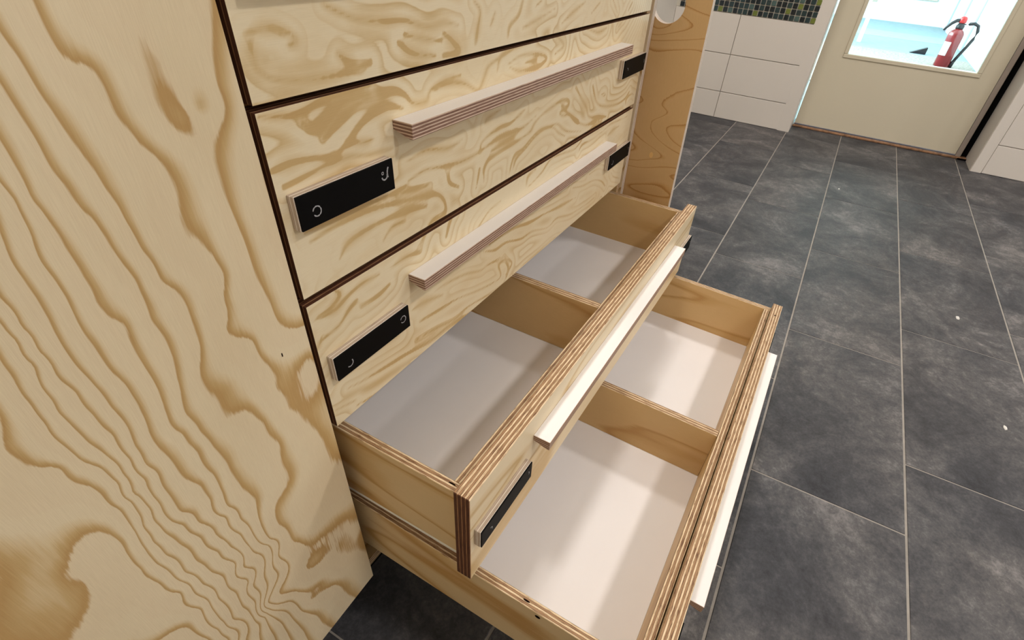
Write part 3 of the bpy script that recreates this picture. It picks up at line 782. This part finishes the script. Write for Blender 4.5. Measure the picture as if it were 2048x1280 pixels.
def traced_front(z0, h, parent, edge):
    """Front panel whose veneer is a fine grid carrying the latewood bands; the other five faces are plain cut edges."""
    gx = np.linspace(0, W, 341); gz = np.linspace(0, h, 65)
    X, Z = np.meshgrid(gx, gz, indexing='ij')
    q = np.c_[X.ravel(), Z.ravel() + z0]
    late = np.zeros(len(q)); acc = np.zeros(len(q))
    for cp in LINES:
        if cp[:, 1].max() < z0 - 0.05 or cp[:, 1].min() > z0 + h + 0.05: continue
        d2 = ((q[:, None, :] - cp[None]) ** 2).sum(-1).min(1)
        acc += np.exp(-np.sqrt(d2) / 0.0045)
    gap = -0.0045 * np.log(acc + 1e-12)
    for (ax, az, bx_, bz, ww) in SEGS:
        lo = (min(ax, bx_) - ww, min(az, bz) - ww); hi = (max(ax, bx_) + ww, max(az, bz) + ww)
        if hi[1] < z0 or lo[1] > z0 + h: continue
        sel = np.nonzero((q[:, 0] > lo[0]) & (q[:, 0] < hi[0]) & (q[:, 1] > lo[1]) & (q[:, 1] < hi[1]))[0]
        if len(sel) == 0: continue
        d = np.array([bx_ - ax, bz - az]); p = q[sel] - (ax, az)
        t = np.clip(p @ d / max(d @ d, 1e-12), 0, 1)
        dist = np.hypot(*(p - t[:, None] * d).T)
        late[sel] = np.maximum(late[sel], 1 - dist / ww)
    nx, nz = len(gx), len(gz)
    verts = [(x, 0.0, z - z0) for x, z in q]
    faces = [(i * nz + j, (i + 1) * nz + j, (i + 1) * nz + j + 1, i * nz + j + 1) for i in range(nx - 1) for j in range(nz - 1)]
    nf, b0 = len(faces), len(verts)
    verts += [(0, 0, 0), (W, 0, 0), (W, T_FRONT, 0), (0, T_FRONT, 0), (0, 0, h), (W, 0, h), (W, T_FRONT, h), (0, T_FRONT, h)]
    faces += [tuple(b0 + k for k in f) for f in ((0, 3, 2, 1), (4, 5, 6, 7), (1, 2, 6, 5), (2, 3, 7, 6), (3, 0, 4, 7))]
    me = bpy.data.meshes.new('front_panel')
    me.from_pydata(verts, [], faces)
    at = me.attributes.new('late', 'FLOAT', 'POINT')
    at.data.foreach_set('value', np.r_[late, np.zeros(8)].astype(np.float32))
    at = me.attributes.new('gap', 'FLOAT', 'POINT')
    at.data.foreach_set('value', np.r_[gap, np.zeros(8)].astype(np.float32))
    uvl = me.uv_layers.new(name='UVMap')
    co = np.array(verts); li = np.empty(len(me.loops), dtype=np.int32); me.loops.foreach_get('vertex_index', li)
    uv = np.c_[co[li, 0], co[li, 2] + z0].astype(np.float32)
    for p in me.polygons[nf:]:
        for l in p.loop_indices:
            v = co[li[l]]
            uv[l] = (v[1] + 0.001, v[2] if abs(p.normal.z) < 0.5 else v[0])
        p.material_index = 1
    uvl.data.foreach_set('uv', uv.ravel())
    me.materials.append(PINE_BANDS); me.materials.append(edge)
    me.update()
    return obj('front_panel', me, None, parent)

def drawer(z0, h, pull=0.0, pitch=0.0, yaw=0.0, box_on=False, hz=0.1238, pz=0.0945, sb=0.030, bt=0.040, st=0.147, off=(0, 0), edge=None, marks=()):
    dr = empty('drawer', (0, -pull - yaw * W / 2, z0 - pitch * pull), cab, (pitch, 0, yaw))
    if edge is not None: traced_front(z0, h, dr, edge)
    else: ply('front_panel', (0, 0, 0), (W, T_FRONT, h), 1, 0, dr, PINE_STRAIGHT, EDGE, 0.0007, (off[0], off[1] + z0), True)
    handle(dr, hz, off[0])
    label_plate('label_plate', 0.0078, 0.1200, pz - 0.0297, pz, dr, 3 + z0, list(marks[:2]))
    label_plate('label_plate', 0.7280, 0.8420, pz - 0.0297, pz, dr, 4 + z0, list(marks[2:4]))
    if box_on:
        yb = T_FRONT + 0.50
        x0, x1 = 0.0086, W - 0.0086
        ply('side_wall', (x0, T_FRONT + 0.0003, sb), (x0 + T_BOX, yb, st), 0, 1, dr, PINE_SIDE_LIGHTENED)
        ply('side_wall', (x1 - T_BOX, T_FRONT + 0.0003, sb), (x1, yb, st), 0, 1, dr, PINE_BOX)
        ply('front_wall', (x0 + T_BOX, T_FRONT + 0.0018, sb), (x1 - T_BOX, T_FRONT + 0.0018 + T_BOX, st - 0.0006), 1, 0, dr, PINE_BOX)
        ply('back_wall', (x0 + T_BOX, yb - T_BOX, sb), (x1 - T_BOX, yb, st), 1, 0, dr, PINE_BOX)
        ply('divider', (0.4010, T_FRONT + 0.002 + T_BOX, bt), (0.4010 + 0.0142, yb - T_BOX, st - 0.0012), 0, 1, dr, PINE_BOX)
        box('bottom_panel', (x0 + T_BOX, T_FRONT + 0.002 + T_BOX, bt - 0.006), (x1 - T_BOX, yb - T_BOX, bt), MELAMINE, dr)
        for xa, xb in ((x0 - 0.0006, x0 + T_BOX), (x1 - T_BOX, x1 + 0.0006)):
            if pull > 0.3: xa, xb = xa + 0.006 * (xa < 0.4), xb - 0.006 * (xa > 0.4)
            box('runner', (xa, T_FRONT + 0.003, sb - 0.0042), (xb, yb - 0.01, sb - 0.0004), RUNNER, dr, 0.0008)
    return dr

ZB1, ZB2, ZB3 = 0.7795, 0.6182, 0.4511
drawer(0.9450, 0.185, off=(0.30, 3.0), marks='oc..')
drawer(ZB1, 0.1602, off=(0.30, 3.0), edge=EDGE_BURNT, marks='oc..')
drawer(ZB2, 0.1561, off=(0.30, 3.0), edge=EDGE_BURNT, hz=0.1232, marks='ov..')
drawer(ZB3, 0.1584, off=(0.30, 3.0), edge=EDGE_BURNT, hz=0.1244, pz=0.0950, marks='coc.')
d4 = drawer(0.2831, 0.1621, 0.1747, 0.0060, -0.0072, True, hz=0.1259, pz=0.0984, sb=0.0275, bt=0.0375, st=0.1470, off=(8.3, 5.0), marks='....')
d5 = drawer(0.1245, 0.1617, 0.4088, 0.0254, -0.0103, True, hz=0.1249, pz=0.0970, sb=0.0420, bt=0.0430, st=0.1535, off=(12.1, 9.0), marks='....')
# dowel holes and slots showing on the open drawers
def disc(name, parent, c, rx, rz, axis):
    bm = bmesh.new()
    vs = []
    for k in range(16):
        a = 2 * math.pi * k / 16
        u, v = rx * math.cos(a), rz * math.sin(a)
        vs.append(bm.verts.new((c[0], c[1] + u, c[2] + v) if axis == 0 else (c[0] + v, c[1] + u, c[2])))
    bm.faces.new(vs)
    bmesh.ops.solidify(bm, geom=bm.faces[:], thickness=0.0004)
    bmesh.ops.recalc_face_normals(bm, faces=bm.faces)
    return obj(name, bm, DARK, parent)
disc('dowel_hole', d5, (0.0084, 0.1500, 0.1455), 0.0036, 0.0030, 0)
disc('void', d4, (0.0160, 0.0330, 0.1472), 0.0045, 0.0010, 2)
disc('void', d5, (0.0145, 0.1690, 0.1537), 0.0045, 0.0011, 2)
disc('void', d5, (0.8020, 0.0095, 0.1619), 0.0017, 0.0022, 2)

# ------------------------------------------------------------------ tall cabinet with the traced door
TRACE = [(-0.0654, 0.8441, 0), (-0.0647, 0.8341, 0), (-0.0613, 0.8268, 0), (-0.0542, 0.8273, 0), (-0.0509, 0.8146, 0), (-0.0489, 0.797, 0), (-0.044, 0.7846, 0), (-0.042, 0.7721, 0),
 (-0.0369, 0.7668, 0), (-0.0267, 0.7748, 0), (-0.0222, 0.7951, 0), (-0.0188, 0.8157, 0), (-0.0104, 0.841, 0), (-0.0996, 0.8411, 1), (-0.0996, 0.8276, 1), (-0.0963, 0.8179, 1),
 (-0.0895, 0.8163, 1), (-0.0876, 0.8052, 1), (-0.0877, 0.7964, 1), (-0.0838, 0.7837, 1), (-0.0799, 0.7729, 1), (-0.0724, 0.7618, 1), (-0.0701, 0.7436, 1), (-0.0739, 0.721, 1),
 (-0.0738, 0.7074, 1), (-0.0683, 0.7076, 1), (-0.0639, 0.6939, 1), (-0.0606, 0.6757, 1), (-0.0674, 0.6484, 1), (-0.0719, 0.6322, 1), (-0.0654, 0.6188, 1), (-0.0568, 0.6092, 1),
 (-0.0526, 0.5841, 1), (-0.0495, 0.5516, 1), (-0.0444, 0.521, 1), (-0.0372, 0.493, 1), (-0.0234, 0.5194, 1), (-0.0139, 0.5577, 1), (-0.1181, 0.8337, 2), (-0.1163, 0.8254, 2),
 (-0.115, 0.8089, 2), (-0.112, 0.7917, 2), (-0.1092, 0.7767, 2), (-0.1056, 0.7558, 2), (-0.104, 0.7367, 2), (-0.103, 0.7179, 2), (-0.1012, 0.6912, 2), (-0.0961, 0.6825, 2),
 (-0.0937, 0.6558, 2), (-0.0945, 0.6333, 2), (-0.1033, 0.6101, 2), (-0.1021, 0.585, 2), (-0.1001, 0.557, 2), (-0.0839, 0.5509, 2), (-0.0734, 0.528, 2), (-0.0682, 0.4914, 2),
 (-0.0721, 0.4692, 2), (-0.0725, 0.4374, 2), (-0.0913, 0.4229, 2), (-0.0944, 0.3861, 2), (-0.0914, 0.3517, 2), (-0.0874, 0.2898, 2), (-0.0684, 0.2729, 2), (-0.0594, 0.3073, 2),
 (-0.0385, 0.2926, 2), (-0.0395, 0.2523, 2), (-0.0313, 0.2289, 2), (-0.0099, 0.2619, 2), (-0.1276, 0.8144, 3), (-0.1267, 0.8021, 3), (-0.1258, 0.7864, 3), (-0.1257, 0.7723, 3),
 (-0.1233, 0.7647, 3), (-0.122, 0.7515, 3), (-0.1188, 0.7442, 3), (-0.1172, 0.7326, 3), (-0.1161, 0.7154, 3), (-0.1137, 0.6999, 3), (-0.1144, 0.687, 3), (-0.1165, 0.6703, 3),
 (-0.1145, 0.6541, 3), (-0.116, 0.6324, 3), (-0.1192, 0.613, 3), (-0.1246, 0.5862, 3), (-0.1212, 0.5628, 3), (-0.1182, 0.5412, 3), (-0.1142, 0.5066, 3), (-0.1115, 0.4777, 3),
 (-0.1066, 0.4518, 3), (-0.1116, 0.4247, 3), (-0.1103, 0.386, 3), (-0.1102, 0.3559, 3), (-0.109, 0.3158, 3), (-0.1064, 0.263, 3), (-0.1004, 0.229, 3), (-0.086, 0.2373, 3),
 (-0.065, 0.2021, 3), (-0.0477, 0.1352, 3), (-0.1392, 0.7911, 4), (-0.1391, 0.779, 4), (-0.14, 0.7637, 4), (-0.1379, 0.7489, 4), (-0.1377, 0.7339, 4), (-0.1376, 0.7144, 4),
 (-0.1385, 0.6974, 4), (-0.1362, 0.6829, 4), (-0.1317, 0.6761, 4), (-0.1329, 0.6584, 4), (-0.133, 0.6386, 4), (-0.1329, 0.622, 4), (-0.1359, 0.5968, 4), (-0.1325, 0.5713, 4),
 (-0.1293, 0.5469, 4), (-0.1291, 0.5241, 4), (-0.1281, 0.4949, 4), (-0.1295, 0.4704, 4), (-0.1255, 0.4446, 4), (-0.1222, 0.4136, 4), (-0.1144, 0.3828, 4), (-0.1155, 0.3595, 4),
 (-0.1189, 0.3278, 4), (-0.1342, 0.3106, 4), (-0.1397, 0.3037, 4), (-0.1327, 0.2834, 4), (-0.1205, 0.2653, 4), (-0.1111, 0.2192, 4), (-0.0989, 0.1563, 4), (-0.1461, 0.7646, 5),
 (-0.1479, 0.7474, 5), (-0.1505, 0.7323, 5), (-0.1495, 0.7191, 5), (-0.1495, 0.7056, 5), (-0.1515, 0.6927, 5), (-0.1511, 0.6754, 5), (-0.1503, 0.6543, 5), (-0.1472, 0.6364, 5),
 (-0.1471, 0.6173, 5), (-0.1498, 0.5943, 5), (-0.1497, 0.5721, 5), (-0.1474, 0.5486, 5), (-0.1447, 0.5293, 5), (-0.139, 0.5157, 5), (-0.1382, 0.4933, 5), (-0.135, 0.4621, 5),
 (-0.1314, 0.4275, 5), (-0.1587, 0.752, 6), (-0.1609, 0.7388, 6), (-0.1612, 0.7269, 6), (-0.1615, 0.7143, 6), (-0.1624, 0.6997, 6), (-0.1638, 0.6861, 6), (-0.1638, 0.6689, 6),
 (-0.1618, 0.6486, 6), (-0.1607, 0.6273, 6), (-0.1591, 0.6087, 6), (-0.1614, 0.5875, 6), (-0.1622, 0.5687, 6), (-0.1605, 0.5455, 6), (-0.1605, 0.526, 6), (-0.1604, 0.5052, 6),
 (-0.1542, 0.4816, 6), (-0.1483, 0.453, 6), (-0.1434, 0.424, 6), (-0.143, 0.3858, 6), (-0.1433, 0.3503, 6), (-0.1444, 0.319, 6), (-0.1456, 0.2852, 6), (-0.1381, 0.2428, 6),
 (-0.1744, 0.7203, 7), (-0.1744, 0.7022, 7), (-0.1746, 0.6846, 7), (-0.1741, 0.6669, 7), (-0.1711, 0.65, 7), (-0.1705, 0.6293, 7), (-0.1679, 0.6073, 7), (-0.1678, 0.5807, 7),
 (-0.1672, 0.5567, 7), (-0.1695, 0.5377, 7), (-0.1697, 0.5181, 7), (-0.1637, 0.4916, 7), (-0.1584, 0.4644, 7), (-0.1536, 0.4315, 7), (-0.1472, 0.3979, 7), (-0.1459, 0.3604, 7),
 (-0.1494, 0.323, 7), (-0.1488, 0.2856, 7), (-0.1799, 0.7092, 8), (-0.1793, 0.6969, 8), (-0.1796, 0.6791, 8), (-0.1828, 0.6621, 8), (-0.1836, 0.6439, 8), (-0.1822, 0.629, 8),
 (-0.1807, 0.6131, 8), (-0.177, 0.5937, 8), (-0.176, 0.5733, 8), (-0.1782, 0.5522, 8), (-0.1751, 0.5288, 8), (-0.1764, 0.5065, 8), (-0.1733, 0.4834, 8), (-0.1696, 0.4533, 8),
 (-0.1669, 0.4226, 8), (-0.1613, 0.3887, 8), (-0.1601, 0.3445, 8), (-0.1582, 0.3057, 8), (-0.1637, 0.2601, 8), (-0.19, 0.6889, 9), (-0.1903, 0.6743, 9), (-0.1907, 0.6588, 9),
 (-0.191, 0.6421, 9), (-0.1912, 0.6217, 9), (-0.1891, 0.6046, 9), (-0.1834, 0.5902, 9), (-0.1807, 0.5703, 9), (-0.181, 0.5497, 9), (-0.1849, 0.519, 9), (-0.1856, 0.4986, 9),
 (-0.1842, 0.4773, 9), (-0.1807, 0.4423, 9), (-0.1761, 0.4112, 9), (-0.1731, 0.3779, 9), (-0.1731, 0.3318, 9), (-0.1744, 0.2854, 9), (-0.2137, 0.6413, 10), (-0.2119, 0.6303, 10),
 (-0.2084, 0.6168, 10), (-0.1992, 0.6076, 10), (-0.1969, 0.5875, 10), (-0.1918, 0.5639, 10), (-0.1892, 0.5387, 10), (-0.1896, 0.5191, 10), (-0.1915, 0.4984, 10), (-0.1902, 0.4674, 10),
 (-0.1877, 0.4417, 10), (-0.1828, 0.3999, 10), (-0.181, 0.3488, 10), (-0.1794, 0.2972, 10), (-0.254, 0.4732, 11), (-0.2431, 0.4827, 11), (-0.2302, 0.4927, 11), (-0.2264, 0.5122, 11),
 (-0.2237, 0.5389, 11), (-0.2177, 0.5487, 11), (-0.2017, 0.5339, 11), (-0.2008, 0.5118, 11), (-0.2017, 0.4833, 11), (-0.1984, 0.4526, 11), (-0.1919, 0.4252, 11), (-0.1882, 0.3855, 11),
 (-0.1871, 0.3394, 11), (-0.1858, 0.3123, 11), (-0.2448, 0.5522, 10.85), (-0.2515, 0.5087, 10.85), (-0.2661, 0.5251, 10.85), (-0.2305, 0.5469, 10.85), (-0.227, 0.5836, 10.7), (-0.2155, 0.5728, 10.7),
 (-0.2223, 0.6141, 10.25), (-0.2101, 0.5961, 10.25), (-0.2158, 0.477, 11.3), (-0.2126, 0.5169, 11.3), (-0.2041, 0.4279, 11.3), (-0.2231, 0.4024, 11.85), (-0.2124, 0.3964, 11.85), (-0.0325, 0.7484, -0.25),
 (-0.032, 0.7155, -0.25), (-0.0287, 0.6727, -0.25), (-0.0249, 0.6224, -0.25), (-0.0423, 0.8286, 0.4), (-0.0354, 0.8071, 0.4), (-0.0328, 0.8375, 0.4), (-0.0383, 0.7864, 0.75), (-0.0583, 0.6932, 0.8),
 (-0.0606, 0.6581, 0.8), (-0.0397, 0.6, 0.35), (-0.0418, 0.6327, 0.35), (-0.088, 0.5869, 1.8), (-0.0873, 0.5691, 1.8), (-0.0699, 0.5776, 1.45), (-0.0576, 0.5162, 1.45), (-0.0489, 0.4631, 1.45),
 (-0.0462, 0.3721, 1.3), (-0.0476, 0.4201, 1.3), (-0.0514, 0.221, 2.35), (-0.0983, 0.2911, 2.35)]
tall = tag(empty('tall_cabinet', (-0.0062, 0, 0)), 'tall pine plywood cabinet door with bold flowing grain, nearest the camera', 'cabinet')
tr = np.array(TRACE, float)
cpts = tr[:, :2] + np.array([0.0062, 0.0]); val = tr[:, 2]
def tps(r2):
    return np.where(r2 > 1e-14, 0.5 * r2 * np.log(np.maximum(r2, 1e-14)), 0.0)
n = len(cpts)
K = tps(((cpts[:, None] - cpts[None]) ** 2).sum(-1)) + np.eye(n) * 1.5e-5
Pm = np.c_[np.ones(n), cpts]
sol = np.linalg.solve(np.block([[K, Pm], [Pm.T, np.zeros((3, 3))]]), np.r_[val, np.zeros(3)])
DW, DZ0, DZ1, DT = 0.610, 0.1261, 2.02, 0.0180
gx = np.unique(np.r_[np.arange(-DW, -0.3, 0.02), np.arange(-0.30, -1e-4, 0.0022), 0.0])
gz = np.unique(np.r_[np.arange(DZ0, 0.90, 0.0034), np.arange(0.90, DZ1, 0.03), DZ1])
GXX, GZZ = np.meshgrid(gx, gz, indexing='ij')
q = np.c_[GXX.ravel(), GZZ.ravel()]
ph = np.empty(len(q))
for a in range(0, len(q), 4000):
    qq = q[a:a + 4000]
    ph[a:a + 4000] = tps(((qq[:, None] - cpts[None]) ** 2).sum(-1)) @ sol[:n] + np.c_[np.ones(len(qq)), qq] @ sol[n:]
# front veneer grid, then the five other faces of the board
nx, nz = len(gx), len(gz)
verts = [(x, 0.0, z) for x, z in q]
faces = [(i * nz + j, (i + 1) * nz + j, (i + 1) * nz + j + 1, i * nz + j + 1) for i in range(nx - 1) for j in range(nz - 1)]
nf = len(faces)
b0 = len(verts)
verts += [(-DW, 0, DZ0), (0, 0, DZ0), (0, DT, DZ0), (-DW, DT, DZ0), (-DW, 0, DZ1), (0, 0, DZ1), (0, DT, DZ1), (-DW, DT, DZ1)]
faces += [tuple(b0 + k for k in f) for f in ((0, 3, 2, 1), (4, 5, 6, 7), (1, 2, 6, 5), (2, 3, 7, 6), (3, 0, 4, 7))]
me = bpy.data.meshes.new('door')
me.from_pydata(verts, [], faces)
at = me.attributes.new('phase', 'FLOAT', 'POINT')
at.data.foreach_set('value', np.r_[ph, np.zeros(8)].astype(np.float32))
uvl = me.uv_layers.new(name='UVMap')
co = np.array(verts); li = np.empty(len(me.loops), dtype=np.int32); me.loops.foreach_get('vertex_index', li)
uv = np.c_[co[li, 2], co[li, 0]].astype(np.float32)
for p in me.polygons[nf:]:
    for l in p.loop_indices:
        v = co[li[l]]
        uv[l] = (v[1] + 0.001, v[2] if abs(p.normal.z) < 0.5 else v[0])
uvl.data.foreach_set('uv', uv.ravel())
me.materials.append(PINE_TRACED); me.materials.append(EDGE)
for p in me.polygons[nf:]: p.material_index = 1
me.polygons[nf + 3].material_index = 0
for v in me.uv_layers: v.active_render = True
me.update()
obj('door', me, None, tall, (0, 0, 0), (0, 0, 0.0295))
box('glue_speck', (-0.0299, -0.0014, 0.5785), (-0.0291, -0.0009, 0.5820), DARK, tall)
ply('side_board', (-0.030, 0.026, 0.108), (-0.0095, 0.62, 2.02), 0, 2, tall, PINE_BOX)
ply('side_board', (-0.610, 0.026, 0.108), (-0.592, 0.62, 2.02), 0, 2, tall, PINE_BOX)
ply('base_board', (-0.592, 0.03, 0.108), (-0.030, 0.62, 0.126), 2, 0, tall, PINE_BOX)
ply('top_board', (-0.592, 0.03, 2.0), (-0.030, 0.62, 2.02), 2, 0, tall, PINE_BOX)
ply('back_board', (-0.592, 0.608, 0.127), (-0.030, 0.62, 2.0), 1, 2, tall, PINE_BOX)
box('plinth', (-0.60, 0.07, 0.0), (-0.01, 0.085, 0.1075), RUBBER, tall)

# ------------------------------------------------------------------ amber board with the round cut-out
bm = bmesh.new()
AY0, AY1, AH = -0.1205, 0.30, 1.05
HC, HR, NS = (-0.0405, 0.7885), 0.0312, 40
TH = 0.0180
def ring_pts(r):
    return [(HC[0] + r * math.cos(2 * math.pi * k / NS), HC[1] + r * math.sin(2 * math.pi * k / NS)) for k in range(NS)]
def to_rect(p):
    # project from the hole centre on to a square patch around it
    dx, dz = p[0] - HC[0], p[1] - HC[1]
    s = 0.05 / max(abs(dx), abs(dz))
    return (HC[0] + dx * s, HC[1] + dz * s)
inner = ring_pts(HR); outer = [to_rect(p) for p in inner]
sq = [(HC[0] - 0.05, HC[1] - 0.05), (HC[0] + 0.05, HC[1] - 0.05), (HC[0] + 0.05, HC[1] + 0.05), (HC[0] - 0.05, HC[1] + 0.05)]
ys = [AY0, sq[0][0], sq[1][0], AY1]; zs = [0.0, sq[0][1], sq[2][1], AH]
for x, flip in ((0.0, False), (TH, True)):
    def F(ps):
        vs = [bm.verts.new((x, p[0], p[1])) for p in ps]
        bm.faces.new(vs if not flip else vs[::-1])
    for k in range(NS):
        F([inner[k], inner[(k + 1) % NS], outer[(k + 1) % NS], outer[k]])
    for a in range(3):
        for b in range(3):
            if a == 1 and b == 1: continue
            F([(ys[a], zs[b]), (ys[a], zs[b + 1]), (ys[a + 1], zs[b + 1]), (ys[a + 1], zs[b])])
def Q(p, r):
    bm.faces.new([bm.verts.new(c) for c in ((0, p[0], p[1]), (TH, p[0], p[1]), (TH, r[0], r[1]), (0, r[0], r[1]))])
for k in range(NS): Q(inner[k], inner[(k + 1) % NS])
for p, r in (((AY0, 0), (AY0, AH)), ((AY0, AH), (AY1, AH)), ((AY1, AH), (AY1, 0)), ((AY1, 0), (AY0, 0))): Q(p, r)
bmesh.ops.remove_doubles(bm, verts=bm.verts, dist=1e-5)
bmesh.ops.recalc_face_normals(bm, faces=bm.faces)
bm.normal_update()
ply_uv(bm, 0, 2, (41.3, 17.0), 0.0)
amb = tag(empty('plywood_board', (0.8865, 0, 0), None, (-0.023, 0, 0)), 'amber plywood board with a round cut-out, standing beyond the drawers', 'board')
obj('board_panel', bm, [AMBER, EDGE_PALE], amb)
KN = plain('pale_knot_plug', lin((226, 186, 120)), 0.4)
bm = bmesh.new()
kt = [(-0.0595 + 0.0040 * math.cos(t), 0.5125 + 0.0062 * math.sin(t)) for t in [2 * math.pi * k / 14 for k in range(14)]]
fr_ = [bm.verts.new((-0.0004, y, z)) for y, z in kt]; bk_ = [bm.verts.new((0.0010, y, z)) for y, z in kt]
bm.faces.new(fr_); bm.faces.new(bk_[::-1])
for k in range(14): bm.faces.new((fr_[k], bk_[k], bk_[(k + 1) % 14], fr_[(k + 1) % 14]))
bmesh.ops.recalc_face_normals(bm, faces=bm.faces)
obj('knot', bm, KN, amb)

# crumbs of plaster on the floor
CR = plain('white_crumb', lin((225, 222, 215)), 0.9)
for (cx, cy, sz, nm) in ((1.604, -0.958, 0.010, 'beside the far end of the open drawers'), (1.095, -1.017, 0.008, 'out in the middle of the floor'), (2.575, -0.544, 0.007, 'towards the glazed door')):
    bm = bmesh.new()
    bmesh.ops.create_icosphere(bm, subdivisions=2, radius=sz)
    for v in bm.verts:
        v.co.z = max(v.co.z, -sz * 0.3) * 0.22
        v.co.x *= 1.0 + 0.5 * math.sin(v.co.y * 900); v.co.y *= 0.55
    zmin = min(v.co.z for v in bm.verts)
    for v in bm.verts: v.co.z -= zmin
    tag(obj('plaster_crumb', bm, CR, None, (cx, cy, 0.0)), 'white crumb on the slate floor ' + nm, 'crumb', 'white crumbs on the floor')
